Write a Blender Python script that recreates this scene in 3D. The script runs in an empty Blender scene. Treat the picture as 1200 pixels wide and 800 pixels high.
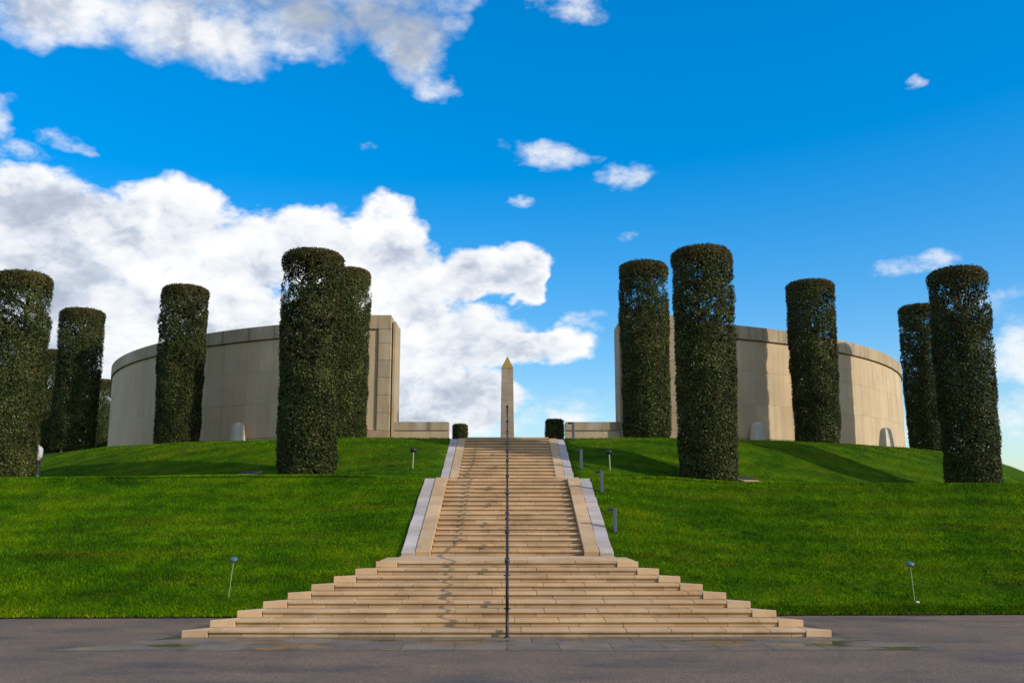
import bpy, bmesh, math, random
import numpy as np
from mathutils import Matrix, Vector

random.seed(7)
S = bpy.context.scene
C = S.collection
rad = math.radians

# ------------------------------------------------------------------ camera
cam_d = bpy.data.cameras.new('camera')
cam_d.sensor_width = 36.0
cam_d.lens = 36.0 * 1150.0 / 1200.0
cam_d.clip_start = 0.1
cam_d.clip_end = 8000.0
cam = bpy.data.objects.new('camera', cam_d)
C.objects.link(cam)
cam.location = (0.0, 0.0, 2.49)
cam.rotation_euler = (rad(90) + 0.1743, 0.0, -5.5 / 1150.0)
S.camera = cam

# ------------------------------------------------------------------ light and exposure
S.view_settings.view_transform = 'Standard'
S.view_settings.look = 'None'
S.view_settings.exposure = 0.17
S.view_settings.gamma = 1.0
SUN_EL = rad(27.0)
SUN_AZ = math.atan2(0.891, -0.454)          # clockwise from +Y: sun to the right and a little behind the camera
sd = (math.sin(SUN_AZ) * math.cos(SUN_EL), math.cos(SUN_AZ) * math.cos(SUN_EL), math.sin(SUN_EL))
sun_d = bpy.data.lights.new('sun', 'SUN')
sun_d.energy = 3.1
sun_d.angle = rad(1.3)
sun_d.color = (1.0, 0.90, 0.76)
sun = bpy.data.objects.new('sun', sun_d)
C.objects.link(sun)
sun.rotation_euler = Vector(sd).to_track_quat('Z', 'Y').to_euler()
sun.location = (60, -30, 60)

# ------------------------------------------------------------------ world: clear Nishita sky with clouds laid out by azimuth and elevation
W = bpy.data.worlds.new('World')
S.world = W
W.use_nodes = True
wt = W.node_tree
wt.nodes.clear()


class NT:
    """small helper round a node tree"""
    def __init__(s, tree):
        s.t = tree

    def n(s, typ, **kw):
        nd = s.t.nodes.new(typ)
        for k, v in kw.items():
            setattr(nd, k, v)
        return nd

    def link(s, a, b):
        s.t.links.new(a, b)

    def put(s, sock, v):
        if isinstance(v, bpy.types.NodeSocket):
            s.t.links.new(v, sock)
        else:
            sock.default_value = v

    def m(s, op, a, b=None, c=None, clamp=False):
        nd = s.n('ShaderNodeMath', operation=op)
        nd.use_clamp = clamp
        s.put(nd.inputs[0], a)
        if b is not None:
            s.put(nd.inputs[1], b)
        if c is not None:
            s.put(nd.inputs[2], c)
        return nd.outputs[0]

    def vm(s, op, a, b=None, c=None, scale=None):
        nd = s.n('ShaderNodeVectorMath', operation=op)
        s.put(nd.inputs[0], a)
        if b is not None:
            s.put(nd.inputs[1], b)
        if c is not None:
            s.put(nd.inputs[2], c)
        if scale is not None:
            s.put(nd.inputs['Scale'], scale)
        return nd.outputs['Value'] if op in ('LENGTH', 'DOT_PRODUCT', 'DISTANCE') else nd.outputs['Vector']

    def noise(s, vec, scale, detail=4, rough=0.55, dist=0.0, out='Fac'):
        nd = s.n('ShaderNodeTexNoise')
        s.put(nd.inputs['Vector'], vec)
        nd.inputs['Scale'].default_value = scale
        nd.inputs['Detail'].default_value = detail
        nd.inputs['Roughness'].default_value = rough
        nd.inputs['Distortion'].default_value = dist
        return nd.outputs[out]

    def ramp(s, fac, stops):
        nd = s.n('ShaderNodeValToRGB')
        el = nd.color_ramp.elements
        while len(el) < len(stops):
            el.new(0.5)
        for e, (p, c) in zip(el, stops):
            e.position = p
            e.color = (c[0], c[1], c[2], 1.0) if not isinstance(c, float) else (c, c, c, 1.0)
        s.put(nd.inputs[0], fac)
        return nd.outputs[0]

    def mix(s, fac, a, b, mode='MIX'):
        nd = s.n('ShaderNodeMix', data_type='RGBA', blend_type=mode)
        s.put(nd.inputs[0], fac)
        for sock, v in ((nd.inputs[6], a), (nd.inputs[7], b)):
            if isinstance(v, bpy.types.NodeSocket):
                s.link(v, sock)
            else:
                sock.default_value = (v[0], v[1], v[2], 1.0)
        return nd.outputs[2]

    def remap(s, v, a, b, c=0.0, d=1.0, smooth=True):
        nd = s.n('ShaderNodeMapRange')
        nd.interpolation_type = 'SMOOTHSTEP' if smooth else 'LINEAR'
        s.put(nd.inputs[0], v)
        for i, x in enumerate((a, b, c, d)):
            nd.inputs[i + 1].default_value = x
        return nd.outputs[0]


# each cloud lobe: azimuth, elevation, half width, half height (degrees), strength
LOBES = [(-8.0, 29.8, 5.0, 2.6, 1), (-16.0, 28.8, 8.0, 2.6, 1), (-24.0, 30.5, 9.0, 3.2, 1), (-12.0, 31.0, 9.0, 3.2, 1), (-26.9,14.7,4.46,3.3,1),(-22.58,13.83,4.84,3.23,1),(-19.3,15.3,3.91,3.17,1),(-15.26,14.43,4.27,3.23,1),(-12.62,15.08,2.95,2.63,1),
 (-9.89,14.73,3.46,2.84,1),(-7.65,15.31,2.43,2.82,1),(-5.83,13.15,2.65,3.05,1),(-25.22,9.03,7.02,4.97,1),(-17.82,9.5,8.69,5.18,1),
 (-9.73,9.35,6.37,5.38,1),(-4.27,9.96,3.01,3.45,1),(-2.54,14.05,2.14,1.78,1),(-0.24,14.06,2.48,1.59,1),(1.55,13.07,1.43,1.1,0.9),
 (-2.76,10.22,5.53,2.19,1),(1.28,9.74,3.53,1.29,1),(-2.48,6.5,3.52,2.09,1),(-4.7,5.0,2.97,2.46,1),(-0.47,5.02,4.49,1.09,0.8),
 (2.27,5.41,2.49,0.89,0.8),(-26.64,26.45,6.39,2.06,1),(-20.71,26.22,5.6,2.15,1),(-16.83,26.25,3.51,2.01,1),(-12.84,27.32,5.06,2.21,1),
 (-8.18,27.86,4.06,2.22,1),(-5.7,26.6,2.6,2.2,1),(-4.9,24.6,1.6,1.2,0.75),(-10.35,29.95,8.5,1.97,1),(3.77,29.33,3.75,1.77,0.8),(-28.54,20.36,1.01,1.35,0.7),
 (-27.03,18.67,1.99,0.87,0.7),(-24.75,19.63,1.55,0.8,0.7),(2.16,20.76,2.6,1.06,0.8),(6.76,19.4,2.06,0.86,0.7),(10.44,18.03,1.41,0.48,0.42),
 (0.53,17.56,0.83,0.34,0.5),(23.01,13.52,2.88,0.65,0.55),(24.43,23.11,0.6,0.26,0.45),(-8.56,20.68,0.72,0.38,0.5),(7.56,16.21,0.71,0.39,0.4),
 (27.95,8.42,1.77,2.44,0.85),(27.75,10.88,2.4,1.15,0.5),(27.51,5.35,1.98,1.77,0.5),(26.43,6.96,1.62,0.9,0.4),(4.27,6.59,4.01,0.69,0.55),
 (5.25,5.49,4.5,0.7,0.6),(4.83,10.95,1.32,0.45,0.35),(24.19,4.59,4.98,0.9,0.4),]

# billowing relief of the clouds, by direction
grp = bpy.data.node_groups.new('cloud_billows', 'ShaderNodeTree')
grp.interface.new_socket('Direction', in_out='INPUT', socket_type='NodeSocketVector')
grp.interface.new_socket('Height', in_out='OUTPUT', socket_type='NodeSocketFloat')
g = NT(grp)
gi = g.n('NodeGroupInput')
go = g.n('NodeGroupOutput')
sp_ = g.vm('MULTIPLY', gi.outputs[0], (1.0, 1.0, 1.45))
def voro(scale, vec):
    v = g.n('ShaderNodeTexVoronoi', feature='F1')
    g.link(vec, v.inputs['Vector'])
    v.inputs['Scale'].default_value = scale
    d = v.outputs['Distance']
    return g.m('SUBTRACT', 0.62, g.m('MULTIPLY', d, d))
wob = g.vm('MULTIPLY_ADD', g.noise(sp_, 14.0, 3, 0.6, out='Color'), (0.11, 0.11, 0.11), sp_)
bill = g.m('ADD', g.m('MULTIPLY', voro(11.0, wob), 0.36), g.m('MULTIPLY', voro(27.0, wob), 0.17))
fine = g.m('MULTIPLY', g.m('SUBTRACT', g.noise(wob, 30.0, 5, 0.62), 0.5), 0.42)
g.link(g.m('ADD', bill, fine), go.inputs[0])

w_ = NT(wt)
tc = w_.n('ShaderNodeTexCoord')
nrm = w_.vm('NORMALIZE', tc.outputs['Generated'])
g1 = w_.n('ShaderNodeGroup'); g1.node_tree = grp
w_.link(nrm, g1.inputs[0])
g2 = w_.n('ShaderNodeGroup'); g2.node_tree = grp
w_.link(w_.vm('ADD', nrm, (0.014, -0.004, 0.022)), g2.inputs[0])
sx = w_.n('ShaderNodeSeparateXYZ')
w_.link(nrm, sx.inputs[0])
az = w_.m('MULTIPLY', w_.m('ARCTAN2', sx.outputs[0], sx.outputs[1]), 180 / math.pi)
el = w_.m('MULTIPLY', w_.m('ARCSINE', sx.outputs[2]), 180 / math.pi)
stretch = w_.vm('MULTIPLY', nrm, (1.0, 1.0, 1.7))
wv = w_.vm('SUBTRACT', w_.noise(stretch, 8.0, 4, 0.6, out='Color'), (0.5, 0.5, 0.5))
ae = w_.n('ShaderNodeCombineXYZ')
w_.link(az, ae.inputs[0])
w_.link(el, ae.inputs[1])
ae_w = w_.vm('MULTIPLY_ADD', wv, (5.4, 3.6, 0.0), ae.outputs[0])
acc = thin = None
for a, e, ra, re, w in LOBES:
    q = w_.vm('MULTIPLY_ADD', ae_w, (1.0 / ra, 1.0 / re, 0.0), (-a / ra, -e / re, 0.0))
    r = w_.vm('DOT_PRODUCT', q, q)
    if w > 0.85:                                     # solid cumulus
        f = w_.m('MULTIPLY_ADD', r, -0.60, 0.78)
        acc = f if acc is None else w_.m('MAXIMUM', acc, f)
    else:                                            # torn thin cloud
        f = w_.m('MULTIPLY_ADD', r, -0.75 * w, 0.95 * w)
        thin = f if thin is None else w_.m('MAXIMUM', thin, f)
# unseen clouds outside the view, their cover raised for brighter, whiter fill light
far = w_.remap(w_.m('ABSOLUTE', az), 30.0, 62.0)
high = w_.remap(el, 29.0, 50.0)
outside = w_.m('MAXIMUM', far, high)
slow = w_.noise(w_.vm('MULTIPLY', nrm, (1.0, 1.0, 2.0)), 5.5, 7, 0.62)
other = w_.m('SUBTRACT', w_.m('MULTIPLY', w_.remap(slow, 0.38, 0.58), 1.3), 0.40)
acc = w_.mix(outside, w_.m('MAXIMUM', acc, -0.45), other)
F1 = w_.m('MAXIMUM', acc, -1.0)
frac = w_.m('SUBTRACT', w_.noise(w_.vm('MULTIPLY', nrm, (1.0, 1.0, 1.6)), 17.0, 8, 0.62), 0.5)
H1 = w_.m('ADD', w_.m('ADD', F1, w_.m('MULTIPLY', frac, 1.05)), w_.m('MULTIPLY', w_.m('SUBTRACT', g1.outputs[0], 0.26), 0.75))
hi_ = w_.m('MULTIPLY', w_.remap(el, 19.0, 25.0), 0.38)
cover = w_.m('DIVIDE', w_.m('SUBTRACT', H1, 0.03), w_.m('ADD', 0.36, hi_), clamp=True)
cover = w_.remap(cover, 0.0, 1.0)
H3 = w_.m('ADD', w_.m('MAXIMUM', thin, -1.0), w_.m('ADD', w_.m('MULTIPLY', frac, 3.0), w_.m('MULTIPLY', w_.m('SUBTRACT', g1.outputs[0], 0.26), 0.3)))
cover = w_.m('MAXIMUM', cover, w_.m('MULTIPLY', w_.remap(H3, 0.05, 1.05), 0.80))
emboss = w_.m('SUBTRACT', g1.outputs[0], g2.outputs[0])
depth = w_.m('MINIMUM', w_.m('MAXIMUM', F1, 0.0), 0.8)
lit = w_.m('ADD', w_.m('MULTIPLY', emboss, 1.25), w_.m('MULTIPLY', w_.m('SUBTRACT', slow, 0.5), 1.9))
lit = w_.m('SUBTRACT', lit, w_.m('MULTIPLY', depth, 0.72))
# overhead the cloud is seen from below, so its shaded base shows
lit = w_.m('SUBTRACT', lit, w_.m('MULTIPLY', w_.remap(el, 19.0, 26.0), 0.26))
lit = w_.remap(lit, -1.12, -0.02)
ccol = w_.ramp(lit, [(0.0, (0.38, 0.43, 0.52)), (0.30, (0.52, 0.57, 0.66)), (0.58, (0.74, 0.77, 0.82)), (0.85, (0.87, 0.875, 0.885)), (1.0, (0.93, 0.92, 0.91))])
sky = w_.n('ShaderNodeTexSky', sky_type='NISHITA')
sky.sun_disc = False
sky.sun_elevation = SUN_EL
sky.sun_rotation = SUN_AZ
sky.altitude = 0.0
sky.air_density = 1.0
sky.dust_density = 0.9
sky.ozone_density = 3.0
STR = 0.15
gm = w_.n('ShaderNodeGamma')
gm.inputs['Gamma'].default_value = 0.70
w_.link(w_.vm('SCALE', sky.outputs[0], scale=STR), gm.inputs['Color'])
hs = w_.n('ShaderNodeHueSaturation')
hs.inputs['Hue'].default_value = 0.506
hs.inputs['Saturation'].default_value = 1.88
hs.inputs['Value'].default_value = 1.06
w_.link(gm.outputs[0], hs.inputs['Color'])
full = w_.mix(w_.m('MULTIPLY', cover, 0.98), hs.outputs[0], ccol)
bg = w_.n('ShaderNodeBackground')
bg.inputs['Strength'].default_value = STR
w_.link(w_.vm('SCALE', full, scale=1.0 / STR), bg.inputs['Color'])
wo = w_.n('ShaderNodeOutputWorld')
w_.link(bg.outputs[0], wo.inputs['Surface'])
W.cycles.sampling_method = 'MANUAL'
W.cycles.sample_map_resolution = 512

# ------------------------------------------------------------------ helpers
MW = {}


def tag(o, label=None, cat=None, group=None, kind=None):
    if label:
        o['label'] = label
    if cat:
        o['category'] = cat
    if group:
        o['group'] = group
    if kind:
        o['kind'] = kind
    return o


def link(o):
    C.objects.link(o)
    return o


def empty(name, loc, label, cat, group=None, rz=0.0):
    o = bpy.data.objects.new(name, None)
    o.empty_display_size = 0.3
    link(o)
    o.matrix_basis = Matrix.Translation(loc) @ Matrix.Rotation(rz, 4, 'Z')
    MW[o.name] = o.matrix_basis.copy()
    return tag(o, label, cat, group)


def put(name, me, world=None, parent=None):
    """link a mesh as one object; world = its matrix in the world"""
    o = bpy.data.objects.new(name, me)
    link(o)
    world = world or Matrix.Identity(4)
    MW[o.name] = world
    if parent is not None:
        o.parent = parent
        o.matrix_basis = MW[parent.name].inverted() @ world
    else:
        o.matrix_basis = world
    return o


def T(x, y, z):
    return Matrix.Translation((x, y, z))


def SC(x, y, z):
    return Matrix.Diagonal((x, y, z, 1.0))


def RZ(a):
    return Matrix.Rotation(a, 4, 'Z')


def RX(a):
    return Matrix.Rotation(a, 4, 'X')


def mesh_of(bm, name, mat=None, smooth=False):
    me = bpy.data.meshes.new(name)
    bm.normal_update()
    bm.to_mesh(me)
    bm.free()
    if mat:
        me.materials.append(mat)
    if smooth:
        for p in me.polygons:
            p.use_smooth = True
    return me


def box_bm(bm, x0, x1, y0, y1, z0, z1, bev=0.0):
    r = bmesh.ops.create_cube(bm, size=1.0)
    vs = r['verts']
    for v in vs:
        v.co = Vector(((x0 + x1) / 2 + v.co.x * (x1 - x0), (y0 + y1) / 2 + v.co.y * (y1 - y0), (z0 + z1) / 2 + v.co.z * (z1 - z0)))
    if bev:
        es = list({e for v in vs for e in v.link_edges})
        bmesh.ops.bevel(bm, geom=es, offset=bev, segments=1, affect='EDGES', profile=0.5)


_boxes = {}


def box_mesh(name, sx, sy, sz, mat, bev=0.008):
    """a bevelled block, origin at the centre of its underside, mesh shared between equal blocks"""
    k = (name, round(sx, 3), round(sy, 3), round(sz, 3), mat.name)
    if k not in _boxes:
        bm = bmesh.new()
        box_bm(bm, -sx / 2, sx / 2, -sy / 2, sy / 2, 0, sz, bev)
        _boxes[k] = mesh_of(bm, name, mat)
    return _boxes[k]


def prism_mesh(name, poly, z0, z1, mat, bev=0.0):
    bm = bmesh.new()
    lo = [bm.verts.new((x, y, z0)) for x, y in poly]
    hi = [bm.verts.new((x, y, z1)) for x, y in poly]
    n = len(poly)
    bm.faces.new(lo[::-1])
    bm.faces.new(hi)
    for i in range(n):
        bm.faces.new((lo[i], lo[(i + 1) % n], hi[(i + 1) % n], hi[i]))
    bmesh.ops.recalc_face_normals(bm, faces=bm.faces)
    if bev:
        bmesh.ops.bevel(bm, geom=list(bm.edges), offset=bev, segments=1, affect='EDGES', profile=0.5)
    return mesh_of(bm, name, mat)


def tube_bm(bm, pts, radii, seg=8, cap=True):
    rings = []
    n = len(pts)
    pts = [Vector(p) for p in pts]
    for i, p in enumerate(pts):
        d = (pts[min(i + 1, n - 1)] - pts[max(i - 1, 0)]).normalized()
        up = Vector((0, 0, 1)) if abs(d.z) < 0.9 else Vector((1, 0, 0))
        a = d.cross(up).normalized()
        b = d.cross(a).normalized()
        r = radii[i] if hasattr(radii, '__len__') else radii
        rings.append([bm.verts.new(p + (a * math.cos(t) + b * math.sin(t)) * r) for t in [2 * math.pi * k / seg for k in range(seg)]])
    for i in range(n - 1):
        for k in range(seg):
            bm.faces.new((rings[i][k], rings[i][(k + 1) % seg], rings[i + 1][(k + 1) % seg], rings[i + 1][k]))
    if cap:
        bm.faces.new(rings[0][::-1])
        bm.faces.new(rings[-1])


def lathe_bm(bm, prof, seg=16):
    rings = []
    for r, z in prof:
        rings.append([bm.verts.new((r * math.cos(2 * math.pi * k / seg), r * math.sin(2 * math.pi * k / seg), z)) for k in range(seg)])
    for i in range(len(prof) - 1):
        for k in range(seg):
            bm.faces.new((rings[i][k], rings[i][(k + 1) % seg], rings[i + 1][(k + 1) % seg], rings[i + 1][k]))
    bm.faces.new(rings[0][::-1])
    bm.faces.new(rings[-1])


# ------------------------------------------------------------------ materials
def material(name):
    m = bpy.data.materials.new(name)
    m.use_nodes = True
    t = NT(m.node_tree)
    b = m.node_tree.nodes['Principled BSDF']
    return m, t, b


def stone(name, c0, c1, c2, rough=0.8, stain=0.5, per=0.18, scale=1.0, bump=0.25, streak=0.0, stain_col=(0.10, 0.075, 0.05)):
    """limestone: soft mottling, per-block tone, blotchy weathering, optional vertical run-off streaks"""
    m, t, b = material(name)
    geo = t.n('ShaderNodeNewGeometry')
    pos = geo.outputs['Position']
    rnd = t.n('ShaderNodeObjectInfo').outputs['Random']
    big = t.noise(pos, 0.9 * scale, 5, 0.6)
    col = t.ramp(big, [(0.30, c0), (0.52, c1), (0.72, c2)])
    grain = t.noise(pos, 28.0, 3, 0.7)
    col = t.mix(0.35, col, t.mix(grain, (0.25, 0.25, 0.25), (0.75, 0.75, 0.75)), 'OVERLAY')
    tone = t.m('ADD', 1.0 - per / 2, t.m('MULTIPLY', rnd, per))
    col = t.vm('SCALE', col, scale=tone)
    # warm or cool per block
    col = t.mix(t.m('MULTIPLY', t.m('FRACT', t.m('MULTIPLY', rnd, 7.31)), 0.35), col, t.mix(1.0, col, (1.0, 0.86, 0.70), 'MULTIPLY'))
    st = t.remap(t.noise(t.vm('MULTIPLY', pos, (1.0, 1.0, 2.2)), 1.7 * scale, 7, 0.72), 0.53, 0.80)
    col = t.mix(t.m('MULTIPLY', st, stain), col, stain_col)
    if streak:
        sv = t.noise(t.vm('MULTIPLY', pos, (3.2, 3.2, 0.16)), 1.0, 5, 0.65)
        col = t.mix(t.m('MULTIPLY', t.remap(sv, 0.50, 0.74), streak), col, (0.13, 0.115, 0.09))
        sw = t.noise(t.vm('MULTIPLY', pos, (1.1, 1.1, 0.3)), 1.0, 4, 0.6)
        col = t.mix(t.m('MULTIPLY', t.remap(sw, 0.55, 0.7), streak * 0.6), col, (0.52, 0.50, 0.45))
    t.link(col, b.inputs['Base Color'])
    b.inputs['Roughness'].default_value = rough
    b.inputs['Specular IOR Level'].default_value = 0.3
    bp = t.n('ShaderNodeBump')
    bp.inputs['Strength'].default_value = bump
    bp.inputs['Distance'].default_value = 0.01
    t.link(t.noise(pos, 22.0, 6, 0.65), bp.inputs['Height'])
    t.link(bp.outputs[0], b.inputs['Normal'])
    return m


def plain(name, col, rough=0.6, metal=0.0, var=0.15, spec=0.5):
    m, t, b = material(name)
    geo = t.n('ShaderNodeNewGeometry')
    nz = t.noise(geo.outputs['Position'], 9.0, 5, 0.6)
    c = t.mix(nz, tuple(x * (1 - var) for x in col), tuple(x * (1 + var) for x in col))
    t.link(c, b.inputs['Base Color'])
    b.inputs['Roughness'].default_value = rough
    b.inputs['Metallic'].default_value = metal
    b.inputs['Specular IOR Level'].default_value = spec
    return m


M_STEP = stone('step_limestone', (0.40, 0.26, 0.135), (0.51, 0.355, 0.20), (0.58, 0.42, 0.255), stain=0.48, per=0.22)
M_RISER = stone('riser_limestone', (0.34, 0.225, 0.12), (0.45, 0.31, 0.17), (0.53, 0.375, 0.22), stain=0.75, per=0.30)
M_BLOCK = stone('end_block_limestone', (0.46, 0.30, 0.165), (0.56, 0.39, 0.225), (0.62, 0.45, 0.275), stain=0.25, per=0.14)
M_CHEEK = stone('string_limestone', (0.42, 0.27, 0.14), (0.50, 0.34, 0.19), (0.58, 0.42, 0.25), stain=0.35, per=0.22)
M_MARGIN = stone('pale_sett', (0.35, 0.31, 0.29), (0.44, 0.39, 0.365), (0.52, 0.47, 0.44), stain=0.35, per=0.2, stain_col=(0.16, 0.15, 0.17))
M_CORE = stone('mortar', (0.07, 0.05, 0.035), (0.10, 0.07, 0.05), (0.13, 0.10, 0.07), stain=0.2)
M_WALL = stone('wall_limestone', (0.49, 0.375, 0.235), (0.55, 0.43, 0.275), (0.60, 0.475, 0.31), stain=0.12, per=0.12, scale=0.5, streak=0.22)
M_COPE = stone('cornice_limestone', (0.36, 0.28, 0.18), (0.43, 0.34, 0.22), (0.48, 0.385, 0.25), stain=0.35, per=0.12, scale=0.8, streak=0.85)
M_PLINTH = stone('plinth_limestone', (0.34, 0.23, 0.15), (0.42, 0.30, 0.20), (0.46, 0.36, 0.26), stain=0.35, per=0.12)
M_OBEL = stone('obelisk_stone', (0.27, 0.20, 0.14), (0.34, 0.265, 0.19), (0.40, 0.32, 0.24), stain=0.35, per=0.1, streak=0.4)
M_MARK = stone('marker_stone', (0.55, 0.50, 0.42), (0.64, 0.59, 0.50), (0.72, 0.67, 0.58), stain=0.15, per=0.08)
M_GOLD = plain('gilding', (0.40, 0.26, 0.055), 0.5, 0.5, 0.35)
M_IRON = plain('dark_painted_steel', (0.022, 0.021, 0.024), 0.38, 0.3, 0.3)
M_RAIL = plain('brown_black_steel', (0.010, 0.008, 0.008), 0.5, 0.1, 0.3)
M_BOLL = plain('grey_blue_painted_steel', (0.085, 0.105, 0.12), 0.45, 0.2, 0.12)
M_LAMPB = plain('black_housing', (0.015, 0.018, 0.018), 0.4, 0.1, 0.2)
M_CANE = plain('pale_stake', (0.30, 0.33, 0.16), 0.6, 0.0, 0.2)
M_BLUE = plain('pale_blue_disc', (0.055, 0.11, 0.16), 0.4, 0.0, 0.15)
M_BARK = plain('bark', (0.075, 0.055, 0.038), 0.9, 0.0, 0.4)


def foliage_mat(name, c_dark, c_mid, c_light, c_brown):
    m, t, b = material(name)
    geo = t.n('ShaderNodeNewGeometry')
    at = t.n('ShaderNodeAttribute', attribute_name='tint')
    rnd = t.n('ShaderNodeObjectInfo').outputs['Random']
    tc_ = t.n('ShaderNodeTexCoord')
    clump = t.noise(geo.outputs['Position'], 1.1, 4, 0.6)
    k = t.m('ADD', t.m('MULTIPLY', at.outputs['Fac'], 0.62), t.m('MULTIPLY', t.m('SUBTRACT', clump, 0.22), 0.85), clamp=True)
    col = t.ramp(k, [(0.15, c_dark), (0.55, c_mid), (0.95, c_light)])
    br = t.remap(t.noise(geo.outputs['Position'], 1.3, 6, 0.75), 0.52, 0.66)
    col = t.mix(t.m('MULTIPLY', br, 0.38), col, c_brown)
    # new growth near the top is browner
    sz = t.n('ShaderNodeSeparateXYZ')
    t.link(tc_.outputs['Object'], sz.inputs[0])
    top = t.remap(sz.outputs[2], 7.9, 8.8)
    col = t.mix(t.m('MULTIPLY', top, 0.38), col, c_brown)
    col = t.vm('SCALE', col, scale=t.m('ADD', 0.85, t.m('MULTIPLY', rnd, 0.3)))
    t.link(col, b.inputs['Base Color'])
    b.inputs['Roughness'].default_value = 0.55
    b.inputs['Specular IOR Level'].default_value = 0.16
    b.inputs['Transmission Weight'].default_value = 0.0
    tr = t.n('ShaderNodeBsdfTranslucent')
    t.link(col, tr.inputs['Color'])
    mx = t.n('ShaderNodeMixShader')
    mx.inputs[0].default_value = 0.18
    out = [n for n in m.node_tree.nodes if n.type == 'OUTPUT_MATERIAL'][0]
    t.link(b.outputs[0], mx.inputs[1])
    t.link(tr.outputs[0], mx.inputs[2])
    t.link(mx.outputs[0], out.inputs['Surface'])
    return m


M_LEAF = foliage_mat('holm_oak_leaves', (0.010, 0.016, 0.003), (0.042, 0.060, 0.011), (0.215, 0.225, 0.075), (0.115, 0.075, 0.024))


def grass_mat():
    m, t, b = material('lawn_grass')
    geo = t.n('ShaderNodeNewGeometry')
    pos = geo.outputs['Position']
    at = t.n('ShaderNodeAttribute', attribute_name='tint')
    a = t.noise(pos, 0.35, 5, 0.62)
    b2 = t.noise(pos, 2.2, 6, 0.7)
    k = t.m('ADD', t.m('MULTIPLY', a, 0.6), t.m('MULTIPLY', b2, 0.4))
    col = t.ramp(k, [(0.34, (0.020, 0.060, 0.001)), (0.44, (0.038, 0.104, 0.001)), (0.53, (0.068, 0.148, 0.001)), (0.66, (0.125, 0.175, 0.002))])
    # faint mowing bands along the bank
    sp = t.n('ShaderNodeSeparateXYZ')
    t.link(pos, sp.inputs[0])
    band = t.m('SINE', t.m('MULTIPLY', t.m('ADD', sp.outputs[1], t.m('MULTIPLY', a, 1.5)), 5.2))
    col = t.vm('SCALE', col, scale=t.m('ADD', 1.0, t.m('MULTIPLY', band, 0.14)))
    # worn yellowish patches
    wp = t.remap(t.noise(t.vm('MULTIPLY', t.vm('ADD', pos, (13.0, 4.0, 0.0)), (0.55, 1.6, 1.6)), 0.55, 6, 0.7), 0.52, 0.70)
    col = t.mix(t.m('MULTIPLY', wp, 0.34), col, (0.150, 0.118, 0.006))
    col = t.vm('SCALE', col, scale=t.m('ADD', 0.72, t.m('MULTIPLY', at.outputs['Fac'], 1.15)))
    t.link(col, b.inputs['Base Color'])
    b.inputs['Roughness'].default_value = 0.9
    b.inputs['Specular IOR Level'].default_value = 0.04
    bp = t.n('ShaderNodeBump')
    bp.inputs['Strength'].default_value = 0.9
    bp.inputs['Distance'].default_value = 0.05
    t.link(t.m('ADD', t.noise(pos, 9.0, 7, 0.75), t.m('MULTIPLY', t.noise(pos, 1.2, 3, 0.5), 3.0)), bp.inputs['Height'])
    t.link(bp.outputs[0], b.inputs['Normal'])
    return m


M_GRASS = grass_mat()


def asphalt_mat():
    m, t, b = material('red_grey_asphalt')
    geo = t.n('ShaderNodeNewGeometry')
    pos = geo.outputs['Position']
    big = t.noise(pos, 0.55, 5, 0.6)
    col = t.ramp(big, [(0.32, (0.098, 0.073, 0.053)), (0.5, (0.145, 0.098, 0.063)), (0.68, (0.175, 0.116, 0.070))])
    vo = t.n('ShaderNodeTexVoronoi')
    t.link(pos, vo.inputs['Vector'])
    vo.inputs['Scale'].default_value = 38.0
    sp = t.n('ShaderNodeSeparateColor')
    t.link(vo.outputs['Color'], sp.inputs[0])
    col = t.vm('SCALE', col, scale=t.m('ADD', 0.62, t.m('MULTIPLY', sp.outputs[0], 0.76)))
    damp = t.remap(t.noise(t.vm('MULTIPLY', pos, (0.35, 1.0, 1.0)), 0.8, 5, 0.6), 0.50, 0.66)
    col = t.vm('SCALE', col, scale=t.m('SUBTRACT', 1.0, t.m('MULTIPLY', damp, 0.25)))
    t.link(col, b.inputs['Base Color'])
    t.link(t.m('SUBTRACT', 0.85, t.m('MULTIPLY', damp, 0.25)), b.inputs['Roughness'])
    bp = t.n('ShaderNodeBump')
    bp.inputs['Strength'].default_value = 0.7
    bp.inputs['Distance'].default_value = 0.008
    t.link(t.m('ADD', vo.outputs['Distance'], t.noise(pos, 60.0, 3, 0.6)), bp.inputs['Height'])
    t.link(bp.outputs[0], b.inputs['Normal'])
    return m


M_ASPH = asphalt_mat()


def paving_mat():
    m, t, b = material('damp_paving_stone')
    geo = t.n('ShaderNodeNewGeometry')
    pos = geo.outputs['Position']
    rnd = t.n('ShaderNodeObjectInfo').outputs['Random']
    big = t.noise(pos, 1.1, 6, 0.65)
    col = t.ramp(big, [(0.30, (0.095, 0.085, 0.080)), (0.5, (0.160, 0.120, 0.082)), (0.70, (0.215, 0.155, 0.095))])
    col = t.vm('SCALE', col, scale=t.m('ADD', 0.85, t.m('MULTIPLY', rnd, 0.3)))
    moss = t.remap(t.noise(pos, 0.7, 4, 0.6), 0.55, 0.7)
    col = t.mix(t.m('MULTIPLY', moss, 0.22), col, (0.10, 0.115, 0.045))
    wet = t.remap(t.noise(t.vm('MULTIPLY', pos, (0.45, 1.2, 1.0)), 1.3, 4, 0.55), 0.47, 0.60)
    col = t.vm('SCALE', col, scale=t.m('SUBTRACT', 1.0, t.m('MULTIPLY', wet, 0.45)))
    t.link(col, b.inputs['Base Color'])
    t.link(t.m('SUBTRACT', 0.75, t.m('MULTIPLY', wet, 0.62)), b.inputs['Roughness'])
    return m


M_PAVE = paving_mat()

# ------------------------------------------------------------------ the setting: ground, path, lawn mound
CX, CY = 0.0, 76.0            # centre of the memorial circle on top of the mound


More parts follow.
